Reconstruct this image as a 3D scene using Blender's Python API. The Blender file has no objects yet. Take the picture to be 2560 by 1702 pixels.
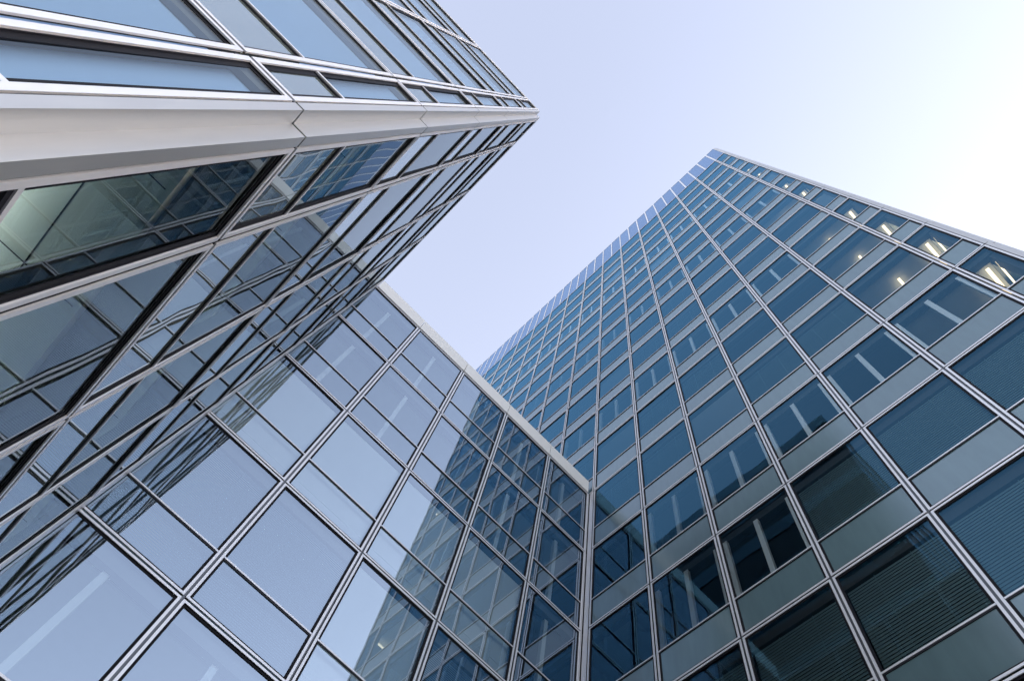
import bpy, math, random
from mathutils import Matrix, Vector

# ------------------------------------------------------------------ camera, world, sun, exposure
sc = bpy.context.scene
COL = sc.collection
random.seed(7)
CZ = 1.6                                   # eye height above the plaza
cam_d = bpy.data.cameras.new('camera')
cam = bpy.data.objects.new('camera', cam_d)
COL.objects.link(cam)
CAM_R = Matrix(((0.7025841288742442, -0.700560537508072, -0.12486182419146713),
                (-0.7005269462516583, -0.6500852590481874, -0.29436567996894125),
                (0.12505014765823144, 0.29428572723571306, -0.9475011194273082)))
M4 = CAM_R.to_4x4(); M4.translation = (0, 0, CZ)
cam.matrix_world = M4
cam_d.sensor_width = 36.0
cam_d.lens = 25.827
cam_d.clip_start = 0.05
cam_d.clip_end = 3000
sc.camera = cam

SUN_EL, SUN_AZ = math.radians(15), math.radians(-20)     # azimuth measured from +X towards +Y
world = bpy.data.worlds.new('World'); sc.world = world
world.use_nodes = True
nt = world.node_tree; nt.nodes.clear()
sky = nt.nodes.new('ShaderNodeTexSky'); sky.sky_type = 'NISHITA'
sky.sun_disc = False
sky.sun_elevation = SUN_EL
sky.sun_rotation = math.pi/2 - SUN_AZ
sky.air_density = 1.0; sky.dust_density = 1.4; sky.ozone_density = 1.6
hs = nt.nodes.new('ShaderNodeHueSaturation'); hs.inputs['Saturation'].default_value = 0.63
tint = nt.nodes.new('ShaderNodeMix'); tint.data_type = 'RGBA'; tint.blend_type = 'MULTIPLY'
tint.inputs['Factor'].default_value = 1.0
tint.inputs['B'].default_value = (1.06, 0.955, 0.93, 1)
bg = nt.nodes.new('ShaderNodeBackground'); bg.inputs['Strength'].default_value = 0.15
wo = nt.nodes.new('ShaderNodeOutputWorld')
nt.links.new(sky.outputs[0], hs.inputs['Color'])
nt.links.new(hs.outputs[0], tint.inputs['A'])
nt.links.new(tint.outputs['Result'], bg.inputs['Color'])
nt.links.new(bg.outputs[0], wo.inputs['Surface'])

sun_d = bpy.data.lights.new('sun', 'SUN'); sun_d.energy = 2.0; sun_d.angle = math.radians(0.5)
sun_d.color = (1.0, 0.93, 0.83)
sun = bpy.data.objects.new('sun', sun_d); COL.objects.link(sun)
sd = Vector((math.cos(SUN_EL)*math.cos(SUN_AZ), math.cos(SUN_EL)*math.sin(SUN_AZ), math.sin(SUN_EL)))
sun.rotation_euler = (-sd).to_track_quat('-Z', 'Y').to_euler()
sun.location = (30, -10, 60)

sc.view_settings.view_transform = 'Standard'
sc.view_settings.look = 'None'
sc.view_settings.exposure = 2.28
sc.view_settings.gamma = 1.0
sc.view_settings.use_curve_mapping = False
sc.render.engine = 'CYCLES'
sc.cycles.use_denoising = True
sc.cycles.max_bounces = 10
sc.cycles.diffuse_bounces = 5
sc.cycles.glossy_bounces = 6
sc.cycles.transparent_max_bounces = 16
sc.cycles.caustics_reflective = False
sc.cycles.caustics_refractive = False
sc.cycles.sample_clamp_indirect = 6.0

# ------------------------------------------------------------------ materials
def new_mat(name):
    m = bpy.data.materials.new(name); m.use_nodes = True
    n = m.node_tree.nodes
    return m, n, m.node_tree.links, n['Principled BSDF']

def plain(name, col, rough=0.5, metal=0.0, noise=0.0, scale=(1, 1, 1), spec=0.5, bump=0.0, vary=0.0):
    m, n, l, b = new_mat(name)
    b.inputs['Base Color'].default_value = (*col, 1)
    b.inputs['Roughness'].default_value = rough
    b.inputs['Metallic'].default_value = metal
    b.inputs['Specular IOR Level'].default_value = spec
    if noise:
        tc = n.new('ShaderNodeTexCoord'); mp = n.new('ShaderNodeMapping')
        mp.inputs['Scale'].default_value = scale
        tx = n.new('ShaderNodeTexNoise'); tx.inputs['Scale'].default_value = 6; tx.inputs['Detail'].default_value = 5
        rp = n.new('ShaderNodeMapRange')
        rp.inputs['To Min'].default_value = 1 - noise; rp.inputs['To Max'].default_value = 1 + noise
        mx = n.new('ShaderNodeMix'); mx.data_type = 'RGBA'; mx.blend_type = 'MULTIPLY'
        mx.inputs['Factor'].default_value = 1
        mx.inputs['A'].default_value = (*col, 1)
        l.new(tc.outputs['Object'], mp.inputs['Vector']); l.new(mp.outputs[0], tx.inputs['Vector'])
        l.new(tx.outputs['Fac'], rp.inputs['Value']); l.new(rp.outputs[0], mx.inputs['B'])
        l.new(mx.outputs['Result'], b.inputs['Base Color'])
        if vary:
            oi = n.new('ShaderNodeObjectInfo'); r3 = n.new('ShaderNodeMapRange')
            r3.inputs['To Min'].default_value = 1 - vary; r3.inputs['To Max'].default_value = 1 + vary
            m2 = n.new('ShaderNodeMix'); m2.data_type = 'RGBA'; m2.blend_type = 'MULTIPLY'; m2.inputs['Factor'].default_value = 1
            l.new(oi.outputs['Random'], r3.inputs['Value']); l.new(mx.outputs['Result'], m2.inputs['A'])
            l.new(r3.outputs[0], m2.inputs['B']); l.new(m2.outputs['Result'], b.inputs['Base Color'])
        r2 = n.new('ShaderNodeMapRange')
        r2.inputs['To Min'].default_value = max(0, rough - noise); r2.inputs['To Max'].default_value = min(1, rough + noise)
        l.new(tx.outputs['Fac'], r2.inputs['Value']); l.new(r2.outputs[0], b.inputs['Roughness'])
        if bump:
            bp = n.new('ShaderNodeBump'); bp.inputs['Strength'].default_value = bump; bp.inputs['Distance'].default_value = 0.01
            l.new(tx.outputs['Fac'], bp.inputs['Height']); l.new(bp.outputs[0], b.inputs['Normal'])
    return m

def wave_normal(n, l, scale, dist):
    tc = n.new('ShaderNodeTexCoord')
    oi = n.new('ShaderNodeObjectInfo')
    ad = n.new('ShaderNodeVectorMath'); ad.operation = 'ADD'
    sm = n.new('ShaderNodeVectorMath'); sm.operation = 'SCALE'; sm.inputs['Scale'].default_value = 17.0
    cb = n.new('ShaderNodeCombineXYZ')
    l.new(oi.outputs['Random'], cb.inputs[0]); l.new(oi.outputs['Random'], cb.inputs[2])
    l.new(cb.outputs[0], sm.inputs[0]); l.new(tc.outputs['Object'], ad.inputs[0]); l.new(sm.outputs[0], ad.inputs[1])
    tx = n.new('ShaderNodeTexNoise'); tx.inputs['Scale'].default_value = scale; tx.inputs['Detail'].default_value = 1.0
    l.new(ad.outputs[0], tx.inputs['Vector'])
    bp = n.new('ShaderNodeBump'); bp.inputs['Strength'].default_value = 1.0; bp.inputs['Distance'].default_value = dist
    l.new(tx.outputs['Fac'], bp.inputs['Height'])
    return bp.outputs[0]

def glass(name, trans, refl, base=0.30, ior=1.7, wave=0.0012, wscale=0.9, opaque=None, rough=0.0):
    """coated facade glass: clear mirror reflection over a tinted, see-through (or opaque) body"""
    m = bpy.data.materials.new(name); m.use_nodes = True
    n = m.node_tree.nodes; l = m.node_tree.links; n.clear()
    out = n.new('ShaderNodeOutputMaterial')
    gl = n.new('ShaderNodeBsdfGlossy'); gl.inputs['Color'].default_value = (*refl, 1); gl.inputs['Roughness'].default_value = rough
    if opaque:
        tr = n.new('ShaderNodeBsdfDiffuse'); tr.inputs['Color'].default_value = (*opaque, 1)
        oi = n.new('ShaderNodeObjectInfo'); hv = n.new('ShaderNodeHueSaturation'); vr = n.new('ShaderNodeMapRange')
        vr.inputs['To Min'].default_value = 0.88; vr.inputs['To Max'].default_value = 1.12
        hv.inputs['Color'].default_value = (*opaque, 1)
        l.new(oi.outputs['Random'], vr.inputs['Value']); 
        tc = n.new('ShaderNodeTexCoord'); mp = n.new('ShaderNodeMapping'); mp.inputs['Scale'].default_value = (2.2, 2.2, 0.35)
        sx = n.new('ShaderNodeCombineXYZ'); sm = n.new('ShaderNodeMath'); sm.operation = 'MULTIPLY'; sm.inputs[1].default_value = 40
        ns = n.new('ShaderNodeTexNoise'); ns.inputs['Scale'].default_value = 3; ns.inputs['Detail'].default_value = 4
        ml = n.new('ShaderNodeMapRange'); ml.inputs['To Min'].default_value = 0.84; ml.inputs['To Max'].default_value = 1.16
        mm = n.new('ShaderNodeMath'); mm.operation = 'MULTIPLY'
        l.new(oi.outputs['Random'], sm.inputs[0]); l.new(sm.outputs[0], sx.inputs[0]); l.new(sx.outputs[0], mp.inputs['Location'])
        l.new(tc.outputs['Object'], mp.inputs['Vector']); l.new(mp.outputs[0], ns.inputs['Vector']); l.new(ns.outputs['Fac'], ml.inputs['Value'])
        l.new(vr.outputs[0], mm.inputs[0]); l.new(ml.outputs[0], mm.inputs[1])
        l.new(mm.outputs[0], hv.inputs['Value']); l.new(hv.outputs[0], tr.inputs['Color'])
    else:
        tr = n.new('ShaderNodeBsdfTransparent'); tr.inputs['Color'].default_value = (*trans, 1)
    fr = n.new('ShaderNodeFresnel'); fr.inputs['IOR'].default_value = ior
    mr = n.new('ShaderNodeMapRange'); mr.inputs['To Min'].default_value = base; mr.inputs['To Max'].default_value = 1.0
    l.new(fr.outputs[0], mr.inputs['Value'])
    mx = n.new('ShaderNodeMixShader')
    nr = wave_normal(n, l, wscale, wave)
    l.new(nr, gl.inputs['Normal'])
    l.new(mr.outputs[0], mx.inputs[0]); l.new(tr.outputs[0], mx.inputs[1]); l.new(gl.outputs[0], mx.inputs[2])
    l.new(mx.outputs[0], out.inputs['Surface'])
    return m

def emit(name, col, s):
    m = bpy.data.materials.new(name); m.use_nodes = True
    n = m.node_tree.nodes; l = m.node_tree.links; n.clear()
    e = n.new('ShaderNodeEmission'); e.inputs[0].default_value = (*col, 1); e.inputs[1].default_value = s
    o = n.new('ShaderNodeOutputMaterial'); l.new(e.outputs[0], o.inputs[0])
    return m

M = {
 'silver': plain('anodised aluminium', (0.80, 0.80, 0.82), 0.36, 0.45, 0.07, (3, 3, 0.6)),
 'brushed': plain('brushed metal cladding', (0.58, 0.57, 0.545), 0.36, 0.75, 0.07, (4, 4, 0.4)),
 'dark': plain('dark frame profile', (0.012, 0.012, 0.017), 0.4, spec=0.3),
 'gasket': plain('black gasket', (0.006, 0.006, 0.009), 0.6, spec=0.15),
 'backing': plain('grey groove profile', (0.13, 0.14, 0.155), 0.35, 0.4),
 'glass_tower': glass('tower window glass', (0.90, 0.97, 1.0), (0.27, 0.68, 1.0), 0.0, 1.68, 0.0022),
 'glass_wing': glass('wing window glass', (0.80, 0.91, 0.94), (0.72, 0.86, 1.0), 0.33, 1.7, 0.0014),
 'glass_corner': glass('corner block window glass', (0.94, 1.0, 0.97), (0.72, 0.81, 0.86), 0.05, 1.5, 0.0016, 0.8),
 'spandrel_tower': glass('grey glazed spandrel', (1, 1, 1), (0.80, 0.92, 1.0), 0.09, 1.7, 0.0008, 0.7, (0.095, 0.155, 0.17), 0.18),
 'spandrel_corner': glass('grey opaque spandrel glass', (1, 1, 1), (0.74, 0.83, 0.90), 0.34, 1.7, 0.0042, 0.8, (0.15, 0.18, 0.175)),
 'crown': glass('crown glass panel', (1, 1, 1), (0.53, 0.71, 1.0), 0.08, 1.6, 0.001, 0.8, (0.11, 0.17, 0.26)),
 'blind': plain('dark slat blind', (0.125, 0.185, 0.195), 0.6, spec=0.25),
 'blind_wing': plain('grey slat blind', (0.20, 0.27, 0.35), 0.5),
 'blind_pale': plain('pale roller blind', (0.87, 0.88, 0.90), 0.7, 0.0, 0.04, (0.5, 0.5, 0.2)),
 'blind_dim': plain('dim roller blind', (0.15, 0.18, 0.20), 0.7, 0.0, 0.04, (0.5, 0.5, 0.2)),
 'blind_sky': plain('roller blind with sky blue', (0.41, 0.60, 0.98), 0.7, 0.0, 0.03, (0.5, 0.5, 0.2)),  # blue of the sky reflection put into the blind colour
 'box_dark': plain('dark blind box', (0.03, 0.032, 0.036), 0.6),
 'added_setback': plain('added storey band', (0.035, 0.042, 0.048), 0.35, 0.0, 0.1, (0.3, 0.3, 0.3)),
 'white': plain('white painted post', (0.93, 0.94, 0.95), 0.45),
 'box': plain('blind box', (0.16, 0.17, 0.18), 0.5),
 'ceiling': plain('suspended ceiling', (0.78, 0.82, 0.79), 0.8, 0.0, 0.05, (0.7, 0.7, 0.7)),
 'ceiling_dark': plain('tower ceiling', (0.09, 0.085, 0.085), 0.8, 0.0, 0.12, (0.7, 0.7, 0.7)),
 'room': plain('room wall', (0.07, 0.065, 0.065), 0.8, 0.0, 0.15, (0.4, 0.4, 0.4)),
 'concrete': plain('roof concrete', (0.35, 0.35, 0.34), 0.85, 0.0, 0.12, (1, 1, 1)),
 'cap': plain('off-white parapet cladding', (0.78, 0.775, 0.75), 0.5, 0.1, 0.02, (0.3, 0.3, 0.3)),
 'paving': plain('granite paving', (0.34, 0.335, 0.33), 0.75, 0.0, 0.2, (1, 1, 1)),
 'stone': plain('dark stone plinth', (0.12, 0.12, 0.125), 0.5, 0.0, 0.15, (1, 1, 1)),
 'lamp': emit('warm office lamp', (1.0, 0.75, 0.44), 0.60),
 'ceiling_fill': emit('added ceiling fill light', (0.88, 1.0, 0.93), 4.0),  # added to brighten the corner block's rooms
}

# ------------------------------------------------------------------ geometry helpers
class Geo:
    def __init__(s): s.v = []; s.f = []; s.m = []
    def quad(s, a, b, c, d, m):
        i = len(s.v); s.v += [a, b, c, d]; s.f.append((i, i+1, i+2, i+3)); s.m.append(m)
    def hexa(s, p, m):
        i = len(s.v); s.v += p
        for q in ((0, 3, 2, 1), (4, 5, 6, 7), (0, 1, 5, 4), (1, 2, 6, 5), (2, 3, 7, 6), (3, 0, 4, 7)):
            s.f.append(tuple(i+k for k in q)); s.m.append(m)
    def box(s, x0, x1, y0, y1, z0, z1, m):
        s.hexa([(x0, y0, z0), (x1, y0, z0), (x1, y1, z0), (x0, y1, z0),
                (x0, y0, z1), (x1, y0, z1), (x1, y1, z1), (x0, y1, z1)], m)
    def ring(s, X0, X1, Z0, Z1, w, y0, y1, m):
        x0, x1, z0, z1 = X0+w, X1-w, Z0+w, Z1-w
        o = [(X0, Z0), (X1, Z0), (X1, Z1), (X0, Z1)]; n = [(x0, z0), (x1, z0), (x1, z1), (x0, z1)]
        i = len(s.v)
        for y in (y0, y1):
            s.v += [(a, y, b) for a, b in o]; s.v += [(a, y, b) for a, b in n]
        for k in range(4):
            j = (k+1) % 4
            for q in ((k, j, 4+j, 4+k), (8+k, 12+k, 12+j, 8+j), (k, 8+k, 8+j, j), (4+k, 4+j, 12+j, 12+k)):
                s.f.append(tuple(i+t for t in q)); s.m.append(m)
    def add(s, g, mat):
        i = len(s.v); s.v += [tuple(mat @ Vector(p)) for p in g.v]
        s.f += [tuple(i+t for t in f) for f in g.f]; s.m += g.m
    def mesh(s, name):
        me = bpy.data.meshes.new(name)
        me.from_pydata(s.v, [], s.f)
        names = []
        for k in s.m:
            if k not in names: names.append(k)
        for k in names: me.materials.append(M[k])
        me.polygons.foreach_set('material_index', [names.index(k) for k in s.m])
        me.update()
        return me

def thing(name, label, cat):
    o = bpy.data.objects.new(name, None); COL.objects.link(o)
    o.empty_display_size = 1.0
    o['label'] = label; o['category'] = cat
    return o

def link(name, me, parent, loc=(0, 0, 0), rotz=0.0):
    o = bpy.data.objects.new(name, me); COL.objects.link(o)
    o.parent = parent; o.location = loc; o.rotation_euler = (0, 0, rotz)
    return o

def boxpart(name, parent, x0, x1, y0, y1, z0, z1, m):
    g = Geo(); g.box(x0, x1, y0, y1, z0, z1, m)
    return link(name, g.mesh(name), parent)

RI = CAM_R.transposed()
F = 1836.56/2560
def project(p):
    c = RI @ (Vector(p) - Vector((0, 0, CZ)))
    if c.z > -0.05: return None
    return (0.5 + F*c.x/-c.z, 0.5 - F*c.y/-c.z*2560/1702)

# ------------------------------------------------------------------ dimensions recovered from the photograph
FL = 3.6                                   # storey
Z0 = 5.0414 + CZ                           # a floor line
W = 2.0751                                 # bay
TR = 1.11                                  # transom above floor line
XC, YK, YG = 8.842, 8.9245, -4.42          # tower face, joint by the wing, corner
ZTOP, ZROOF = 63.0 + CZ, 69.6 + CZ
YB, XP, XBE = 9.128, 0.6042, 8.80          # wing face
ZB, ZBC = 22.99 + CZ, 23.78 + CZ
YA, XA1 = 1.4524, -1.4745                  # corner block
NT = 0.1257
XA2 = XA1 + NT; YA2 = YA + NT
XM, YM = -1.988, 2.6316
ZA = Z0 + 5*FL

def lev(k): return Z0 + k*FL

G, C = 0.022, 0.044
DEPTH = 0.034
_cache = {}
def unit(kind, w, h):
    """geometry of one facade unit in its own frame: X along the wall, Y inward, Z up. dict name -> list of Geo"""
    key = (kind, round(w, 3), round(h, 3))
    if key in _cache: return _cache[key]
    style, fill = kind
    gm = {'tower': 'glass_tower', 'wing': 'glass_wing', 'corner': 'glass_corner'}[style]
    d = {}
    g = Geo()
    g.ring(G, w-G, G, h-G, C, 0.0, 0.014, 'silver')
    g.ring(G+0.012, w-G-0.012, G+0.012, h-G-0.012, C-0.009, 0.0145, 0.031, 'dark')
    e = G+C+0.003
    g.ring(e, w-e, e, h-e, 0.042, 0.024, 0.0325, 'gasket')
    d['window'] = [g]
    a = G+C+0.0035
    t = Geo()
    t.box(a, w-a, 0.0165, 0.0325, TR-0.034, TR+0.030, 'dark')
    t.box(a, w-a, 0.006, 0.016, TR-0.002, TR+0.032, 'silver')
    d['transom'] = [t]
    up = Geo(); up.quad((a, DEPTH, TR+0.01), (w-a, DEPTH, TR+0.01), (w-a, DEPTH, h-a), (a, DEPTH, h-a), gm)
    d['glass_pane'] = [up]
    if style == 'wing':
        lo = Geo(); lo.quad((a, DEPTH, a), (w-a, DEPTH, a), (w-a, DEPTH, TR-0.01), (a, DEPTH, TR-0.01), gm)
        d['glass_pane'].append(lo)
    else:
        sp = Geo(); sp.box(a, w-a, DEPTH-0.001, DEPTH+0.05, a, TR-0.01, 'spandrel_'+style)
        d['spandrel_panel'] = [sp]
    zb0 = 0.10 if style == 'wing' else TR+0.05
    if fill in ('open', 'slat', 'dim'):
        b = Geo(); b.box(0.03, w-0.03, 0.13, 0.30, h-0.34, h-0.08, 'box' if style == 'wing' else 'box_dark'); d['blind_box'] = [b]
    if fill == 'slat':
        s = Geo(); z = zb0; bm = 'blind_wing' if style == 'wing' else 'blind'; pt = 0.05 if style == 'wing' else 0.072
        while z < h-0.36:
            s.quad((0.09, 0.185, z), (w-0.09, 0.185, z), (w-0.09, 0.203, z+pt+0.006), (0.09, 0.203, z+pt+0.006), bm)
            z += pt
        for x in (0.32*w, 0.68*w): s.box(x-0.006, x+0.006, 0.176, 0.182, zb0, h-0.35, bm)
        d['blind'] = [s]
    elif fill == 'plain':
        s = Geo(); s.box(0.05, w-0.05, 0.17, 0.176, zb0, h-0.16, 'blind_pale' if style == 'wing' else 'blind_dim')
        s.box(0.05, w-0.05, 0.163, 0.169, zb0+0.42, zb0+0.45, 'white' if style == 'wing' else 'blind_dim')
        d['blind'] = [s]
    elif fill == 'drawn':
        s = Geo(); s.box(0.05, w-0.05, 0.11, 0.116, TR-0.02, h-0.08, 'blind_sky')
        d['blind'] = [s]
    elif fill == 'open':
        p = Geo(); p.box(w/2-0.06, w/2+0.06, *((0.24, 0.36, 0.12, h-0.22) if style == 'wing' else (0.075, 0.17, TR-0.1, h-0.36)), 'white')
        d['post'] = [p]
        if style == 'tower':
            q = Geo(); q.box(0.06, 0.20, 0.08, 0.17, TR-0.1, h-0.345, 'white')
            q2 = Geo(); q2.box(w-0.20, w-0.06, 0.08, 0.17, TR-0.1, h-0.345, 'white')
            d['jamb_lining'] = [q, q2]
    _cache[key] = d
    return d
_meshes = {}
def place(bld, kind, w, h, loc, rotz):
    """one facade unit: the window (its frame) with panes, spandrel, transom and what hangs behind the glass"""
    d = unit(kind, w, h); key = (kind, round(w, 3), round(h, 3))
    if key not in _meshes:
        _meshes[key] = {n: [g.mesh(n) for g in gs] for n, gs in d.items()}
    mm = _meshes[key]
    win = link('window', mm['window'][0], bld, loc, rotz)
    for n, ms in mm.items():
        if n == 'window': continue
        for me in ms:
            o = link(n, me, win)
            if n == 'glass_pane':           # no two panes hang exactly alike
                o.rotation_euler = (random.uniform(-1, 1)*0.0025, 0, random.uniform(-1, 1)*0.0025)
    return win

# ------------------------------------------------------------------ ground
g = Geo(); g.quad((-900, -900, 0), (900, -900, 0), (900, 900, 0), (-900, 900, 0), 'paving')
gr = bpy.data.objects.new('ground', g.mesh('ground')); COL.objects.link(gr); gr['kind'] = 'structure'

# ------------------------------------------------------------------ the tower
tower = thing('office_tower', 'tall blue glass tower with grey spandrel bands, rising far above the others', 'building')
RT = -math.pi/2                             # local X -> -Y, local Y (inward) -> +X
NCOL = 15                                   # bays beyond the joint by the wing
lines = [YK + W*n for n in range(NCOL, -1, -1)] + [YK - W*n for n in range(1, 7)]   # joints, far to near
fills = {}
cand = []
for c in range(len(lines)):
    y0 = lines[c]
    y1 = lines[c+1] if c+1 < len(lines) else YG
    w = y0 - y1
    for k in range(-1, 16):
        j = c - NCOL                        # 0: first bay right of the wing, 6: narrow corner bay
        if j < 0 and k < 5: continue
        h = FL if k < 15 else ZTOP - lev(15)
        f = 'slat'
        if k in (3, 6, 9, 12): f = 'open'
        if j == 0 and k < 5: f = 'slat'
        if (j, k) in ((1, 2), (2, 2)): f = 'open'
        if j == 6: f = 'dim' if k not in (7, 10, 13) else 'plain'
        if j == 5 and 4 <= k <= 8: f = 'dim'
        if (j in (3, 4) and k in (5, 7, 8)) or (j, k) in ((0, 3), (0, 2)): f = 'dim'
        if j < 6 and f == 'slat' and random.random() < 0.12 and k > 3: f = 'plain'
        loc = (XC, y0, lev(k))
        cs = [project((XC, a, b)) for a in (y0, y1) for b in (lev(k), lev(k)+h)]
        area = 0
        if all(cs):
            inx = sum(1 for q in cs if -0.02 < q[0] < 1.02 and -0.02 < q[1] < 1.02)
            xs = [min(max(q[0], 0), 1) for q in cs]; ys = [min(max(q[1], 0), 1) for q in cs]
            area = (max(xs)-min(xs))*(max(ys)-min(ys)) if inx else 0
        cand.append((area, f, w, h, loc))
cand.sort(key=lambda t: -t[0])
for area, f, w, h, loc in cand[:100]:
    place(tower, ('tower', f), w, h, loc, RT)
rest = Geo()
for area, f, w, h, loc in cand[100:]:
    mt = Matrix.Translation(loc) @ Matrix.Rotation(RT, 4, 'Z')
    for n, gs in unit(('tower', f), w, h).items():
        for q in gs: rest.add(q, mt)
o = link('window', rest.mesh('window'), tower); o['kind'] = 'stuff'
o['label'] = 'small high windows of the tower'
# crown of tall panels, two to a bay
cl = []
for c in range(len(lines)):
    y0 = lines[c]; y1 = lines[c+1] if c+1 < len(lines) else YG
    cl += [(y0, (y0+y1)/2), ((y0+y1)/2, y1)] if c+1 < len(lines) else [(y0, y1)]
pm = {}
for y0, y1 in cl:
    w, h = y0-y1, ZROOF-ZTOP
    key = round(w, 3)
    if key not in pm:
        g = Geo(); g.ring(0.012, w-0.012, 0.02, h-0.02, 0.048, 0.0, 0.010, 'silver')
        g.ring(0.0605, w-0.0605, 0.0685, h-0.0685, 0.02, 0.006, 0.05, 'dark')
        q = Geo(); q.box(0.062, w-0.062, 0.014, 0.10, 0.07, h-0.07, 'crown')
        pm[key] = (g.mesh('parapet_panel'), q.mesh('glass_panel'))
    o = link('parapet_panel', pm[key][0], tower, (XC, y0, ZTOP), RT)
    link('glass_panel', pm[key][1], o)
YFAR = lines[0]
for y in lines[1:]:
    boxpart('mullion', tower, XC+0.045, XC+0.22, y-0.028, y+0.028, 3.0, ZTOP, 'backing')
for k in range(0, 17):
    z = lev(k) if k < 16 else ZTOP
    boxpart('floor_rail', tower, XC+0.052, XC+0.2, YG+0.02, YFAR, z-0.028, z+0.028, 'backing')
for k in range(-1, 17):
    z = lev(k) if k < 16 else ZTOP
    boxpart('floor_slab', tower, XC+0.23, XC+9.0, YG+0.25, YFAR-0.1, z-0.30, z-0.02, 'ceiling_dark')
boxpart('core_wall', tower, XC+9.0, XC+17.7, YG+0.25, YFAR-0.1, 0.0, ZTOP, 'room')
# room partitions across the plan, the first makes the lit corner rooms
for y in (lines[-2], lines[-4], lines[-6], lines[-9], lines[-12], lines[-15]):
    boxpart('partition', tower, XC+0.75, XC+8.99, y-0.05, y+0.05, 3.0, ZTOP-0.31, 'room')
# corner cladding with an inverted (notched) corner
def notch(name, bld, pts, z0, z1, step, m, joint0):
    """pts: plan polyline; storey-high pieces with open joints"""
    z = joint0
    cuts = []
    while z < z1:
        if z > z0: cuts.append(z)
        z += step
    zs = [z0] + cuts + [z1]
    for a, b in zip(zs[:-1], zs[1:]):
        g = Geo(); a2, b2 = a+0.016, b-0.016
        T = 0.018; off = []
        for i, p in enumerate(pts):                      # mitred inner line, left of travel
            ns = []
            for u, v in ((i-1, i), (i, i+1)):
                if u < 0 or v >= len(pts): continue
                d = Vector((pts[v][0]-pts[u][0], pts[v][1]-pts[u][1])).normalized()
                ns.append(Vector((-d.y, d.x)))
            q = sum(ns, Vector((0, 0)))
            off.append((p[0]+q.x*T, p[1]+q.y*T))
        for i in range(len(pts)-1):
            p, q, r, t = pts[i], pts[i+1], off[i+1], off[i]
            g.hexa([(*p, a2), (*q, a2), (*r, a2), (*t, a2), (*p, b2), (*q, b2), (*r, b2), (*t, b2)], m)
        link(name, g.mesh(name), bld)
yo = YG - 0.075
notch('corner_cladding', tower, [(XC, YG+0.004), (XC, yo), (XC+NT, yo), (XC+NT, yo-NT), (XC+NT+0.25, yo-NT)], 0.0, ZROOF, FL, 'brushed', lev(-1))
boxpart('corner_post', tower, XC+0.16, XC+0.5, yo-0.05, YG+0.2, 0.0, ZROOF-0.02, 'room')
boxpart('side_wall', tower, XC+0.36, XC+18.0, yo-NT, yo-NT+0.2, 0.0, ZROOF-0.05, 'spandrel_tower')
boxpart('side_wall', tower, XC+0.1, XC+18.0, YFAR-0.08, YFAR+0.12, 0.0, ZROOF-0.05, 'spandrel_tower')
boxpart('back_wall', tower, XC+17.8, XC+18.0, yo-NT+0.2, YFAR-0.08, 0.0, ZROOF-0.06, 'spandrel_tower')
boxpart('roof', tower, XC+0.12, XC+17.79, YG+0.3, YFAR-0.1, ZTOP+0.4, ZTOP+0.8, 'concrete')
boxpart('plinth', tower, XC+0.03, XC+0.22, YG, YFAR, 0.0, lev(-1)-0.01, 'stone')
boxpart('side_wall', tower, XC+0.13, XC+0.2, YK+W, YFAR-0.1, lev(-1), lev(5)-0.03, 'room')
boxpart('end_panel', tower, XC, XC+0.014, YK+0.017, YB-0.032, 0.0, lev(5)-0.02, 'silver')
# lit lamps in the corner rooms and in a few rooms behind the last full bay
def lamp(x0, x1, y, z, w=0.085):
    boxpart('ceiling_lamp', tower, x0, x1, y-w/2, y+w/2, z-0.50, z-0.47, 'lamp')
for k in (3, 4, 5, 6, 8, 9, 11, 12):
    lamp(XC+0.32, XC+1.25, -3.98, lev(k+1))
    lamp(XC+1.55, XC+2.6, -3.98, lev(k+1))  # both deeper rows added to brighten the ceilings
    lamp(XC+1.55, XC+2.6, -3.3, lev(k+1))
for k in (3, 4, 8):
    lamp(XC+0.30, XC+1.3, -4.24, lev(k+1), 0.04)
for k in (4, 5, 6, 7, 8):
    lamp(XC+0.62, XC+2.4, -2.80, lev(k+1), 0.075)
for k in (3, 4, 5, 6, 8, 9, 11, 12):
    boxpart('ceiling_panel', tower, XC+0.32, XC+3.0, YG+0.26, lines[-2]-0.06, lev(k+1)-0.304, lev(k+1)-0.3005, 'ceiling')  # paler than the other tower ceilings, lamp glow put into the colour

# ------------------------------------------------------------------ the connecting wing
wing = thing('connecting_wing', 'lower glass wing with white parapet linking the corner block to the tower', 'building')
wl = [XP + W*(n-1) for n in range(5)] + [XBE]
wfill = {4: ['open', 'open', 'open', 'open', 'open'],
         3: ['open', 'open', 'dim', 'open', 'open'],
         2: ['plain', 'plain', 'plain', 'plain', 'open'],
         1: ['slat', 'slat', 'plain', 'slat', 'open'],
         0: ['open', 'open', 'slat', 'slat', 'open'],
         -1: ['slat', 'open', 'open', 'slat', 'open']}
for k in range(-1, 5):
    for c in range(5):
        h = FL if k < 4 else ZB - lev(4)
        place(wing, ('wing', wfill[k][c]), wl[c+1]-wl[c], h, (wl[c], YB, lev(k)), 0.0)
for x in wl[1:-1]:
    boxpart('mullion', wing, x-0.028, x+0.028, YB+0.045, YB+0.22, 0.0, ZB, 'backing')
for k in range(-1, 6):
    z = lev(k) if k < 5 else ZB
    boxpart('floor_rail', wing, wl[0]+0.02, XBE-0.01, YB+0.052, YB+0.2, z-0.028, z+0.028, 'backing')
for k in range(-1, 6):
    z = lev(k) if k < 5 else ZB
    boxpart('floor_slab', wing, wl[0], XBE, YB+0.45, YB+7.0, z-0.28, z-0.03, 'ceiling')
    boxpart('floor_edge', wing, wl[0], XBE, YB+0.055, YB+0.445, z-0.075, z-0.032, 'box')
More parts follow.
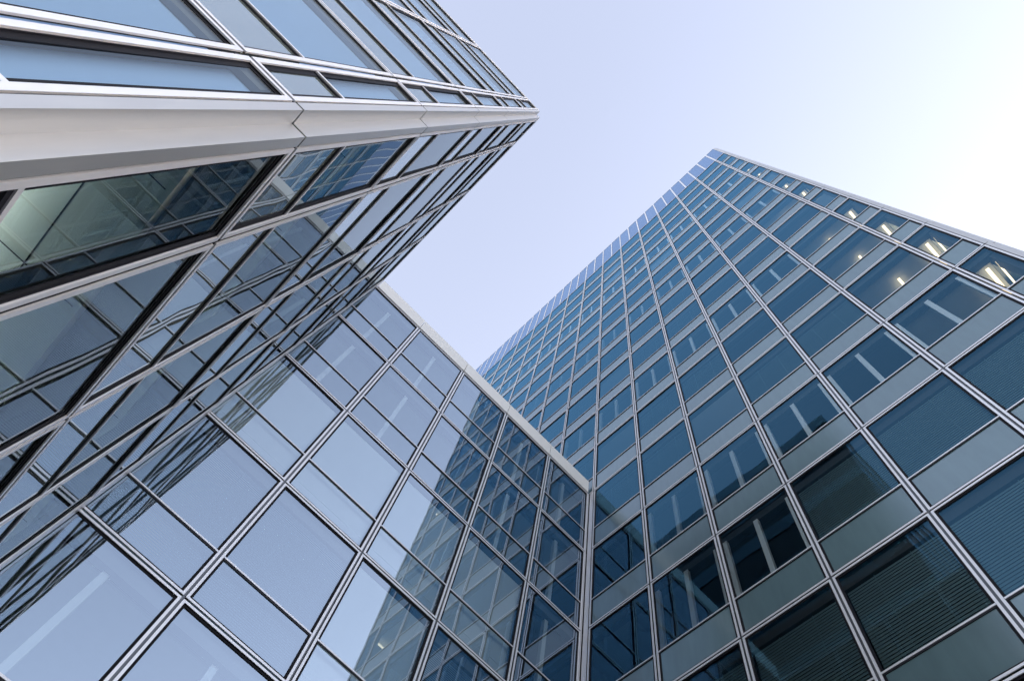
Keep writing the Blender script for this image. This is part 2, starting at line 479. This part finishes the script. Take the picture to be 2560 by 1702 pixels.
boxpart('core_wall', wing, wl[0], XBE, YB+7.0, YB+7.3, 0.0, ZB, 'ceiling')
boxpart('end_post', wing, XBE+0.0, XBE+0.036, YB+0.01, YB+0.3, 0.0, ZB, 'silver')
boxpart('plinth', wing, wl[0], XBE, YB+0.03, YB+0.22, 0.0, lev(-1)-0.01, 'stone')
boxpart('roof', wing, wl[0], XBE, YB+0.25, YB+9.0, ZB+0.05, ZB+0.35, 'concrete')
for a, b in zip(wl[:-1], wl[1:]):
    g = Geo(); a2, b2 = max(a, XA2+0.004)+0.010, b-0.010
    if b == XBE: b2 = b-0.05
    g.box(a2, b2, YB-0.03, YB+0.22, ZB+0.03, ZBC, 'cap')
    g.box(a2, b2, YB-0.012, YB+0.1, ZB+0.006, ZB+0.026, 'silver')
    link('parapet_panel', g.mesh('parapet_panel'), wing)

# ------------------------------------------------------------------ the corner block
block = thing('corner_block', 'glass corner building close overhead on the left, with a notched pale metal corner', 'building')
NB1, NB2 = 6, 3
xs = [XM - W*n for n in range(NB1, -1, -1)] + [XA1-0.066]
for c in range(len(xs)-1):
    w = xs[c+1]-xs[c]
    for k in range(-1, 5):
        place(block, ('corner', 'drawn'), w, FL, (xs[c], YA, lev(k)), 0.0)
ys = [YA2+0.088] + [YM + W*n for n in range(NB2+1)]
for c in range(len(ys)-1):
    w = ys[c+1]-ys[c]
    for k in range(-1, 5):
        place(block, ('corner', 'none'), w, FL, (XA2, ys[c], lev(k)), math.pi/2)
for x in xs[1:-1]:
    boxpart('mullion', block, x-0.028, x+0.028, YA+0.045, YA+0.2, 0.0, ZA, 'backing')
for y in ys[1:]:
    boxpart('mullion', block, XA2-0.2, XA2-0.045, y-0.028, y+0.028, 0.0, ZA, 'backing')
for k in range(-1, 6):
    z = lev(k)
    boxpart('floor_rail', block, xs[0], xs[-1]-0.01, YA+0.052, YA+0.18, z-0.028, z+0.028, 'backing')
    boxpart('floor_rail', block, XA2-0.18, XA2-0.052, ys[0]+0.01, ys[-1], z-0.028, z+0.028, 'backing')
    boxpart('floor_slab', block, xs[0], XA2-0.36, YA+0.36, YB+7, z-0.30, z-0.04, 'ceiling')
    g = Geo()
    g.box(xs[0], XA2-0.36, YA+0.055, YA+0.355, z-0.20, z-0.035, 'box')
    g.box(XA2-0.355, XA2-0.055, YA+0.36, YB, z-0.20, z-0.035, 'box')
    link('floor_edge', g.mesh('floor_edge'), block)
    g = Geo()                                            # seams and a service tube under the ceiling
    for n in range(5):
        x = XA2-0.85-0.6*n
        g.box(x-0.006, x+0.006, YA+0.4, YB-0.2, z-0.304, z-0.301, 'gasket')
    for n in range(7):
        y = YA+1.0+1.2*n
        g.box(XA2-6, XA2-0.4, y-0.005, y+0.005, z-0.306, z-0.3045, 'gasket')
    link('ceiling_seams', g.mesh('ceiling_seams'), block)
    if k not in (0, 1, 2): continue
    for cx in (XA2-1.5, XA2-3.3):                        # added fill light for the ceilings: opaque trough, hidden strip on its top
        g = Geo()
        czz = z-0.72
        g.box(cx-0.06, cx+0.06, YA+0.7, YB-0.3, czz-0.05, czz, 'box')
        for dx in (-0.06, 0.051): g.box(cx+dx, cx+dx+0.009, YA+0.7, YB-0.3, czz+0.0005, czz+0.05, 'box')
        g.box(cx-0.048, cx+0.048, YA+0.75, YB-0.35, czz+0.001, czz+0.012, 'ceiling_fill')
        link('ceiling_lamp', g.mesh('ceiling_lamp'), block)
boxpart('core_wall', block, xs[0], XA2-5.0, YA+5.0, YB+7, 0.0, ZA-0.31, 'ceiling')
xo = XA1
notch('corner_cladding', block, [(xs[-1]-0.004, YA), (XA1, YA), (XA1, YA2), (XA2, YA2), (XA2, ys[0]+0.004)], 0.0, ZA+0.12, FL, 'brushed', lev(-1))
boxpart('corner_post', block, XA1-0.45, XA1-0.15, YA2+0.15, YA2+0.45, 0.0, ZA, 'backing')
boxpart('end_strip', block, XA2-0.1, XA2, ys[-1]+0.02, YB-0.035, 0.0, ZA+0.02, 'silver')
boxpart('plinth', block, xs[0], xs[-1], YA+0.03, YA+0.2, 0.0, lev(-1)-0.01, 'stone')
boxpart('plinth', block, XA2-0.2, XA2-0.03, ys[0], ys[-1], 0.0, lev(-1)-0.01, 'stone')
boxpart('roof_edge', block, xs[0], xs[-1]-0.01, YA-0.006, YA+0.3, ZA+0.0, ZA+0.10, 'cap')
boxpart('roof_edge', block, XA2-0.3, XA2+0.006, ys[0]+0.01, YB-0.035, ZA+0.0, ZA+0.10, 'silver')
boxpart('roof', block, xs[0], XA2-0.31, YA+0.31, YB+9, ZA+0.0, ZA+0.08, 'concrete')
boxpart('side_wall', block, xs[0]-0.2, xs[0], YA, YB+9, 0.0, ZA+0.1, 'spandrel_tower')
boxpart('back_wall', block, xs[0], XA2-0.01, YB+9, YB+9.2, 0.0, ZA+0.1, 'spandrel_tower')
boxpart('side_wall', block, XA2-0.2, XA2-0.001, YB+0.3, YB+9, 0.0, ZA+0.09, 'spandrel_tower')

# added storeys behind the block's roof: unseen, placed to darken the tower's lower reflections
g = Geo()
z = ZA+0.09
g.box(-30, -7.0, 3.2, 40, z, z+0.3, 'spandrel_tower'); z += 0.31
for n in range(7):
    g.box(-30, -7.05, 3.25, 39.9, z, z+2.45, 'added_setback'); z += 2.455
    g.box(-30, -7.0, 3.2, 40, z, z+1.14, 'spandrel_tower'); z += 1.145
link('added_storeys', g.mesh('added_storeys'), block)
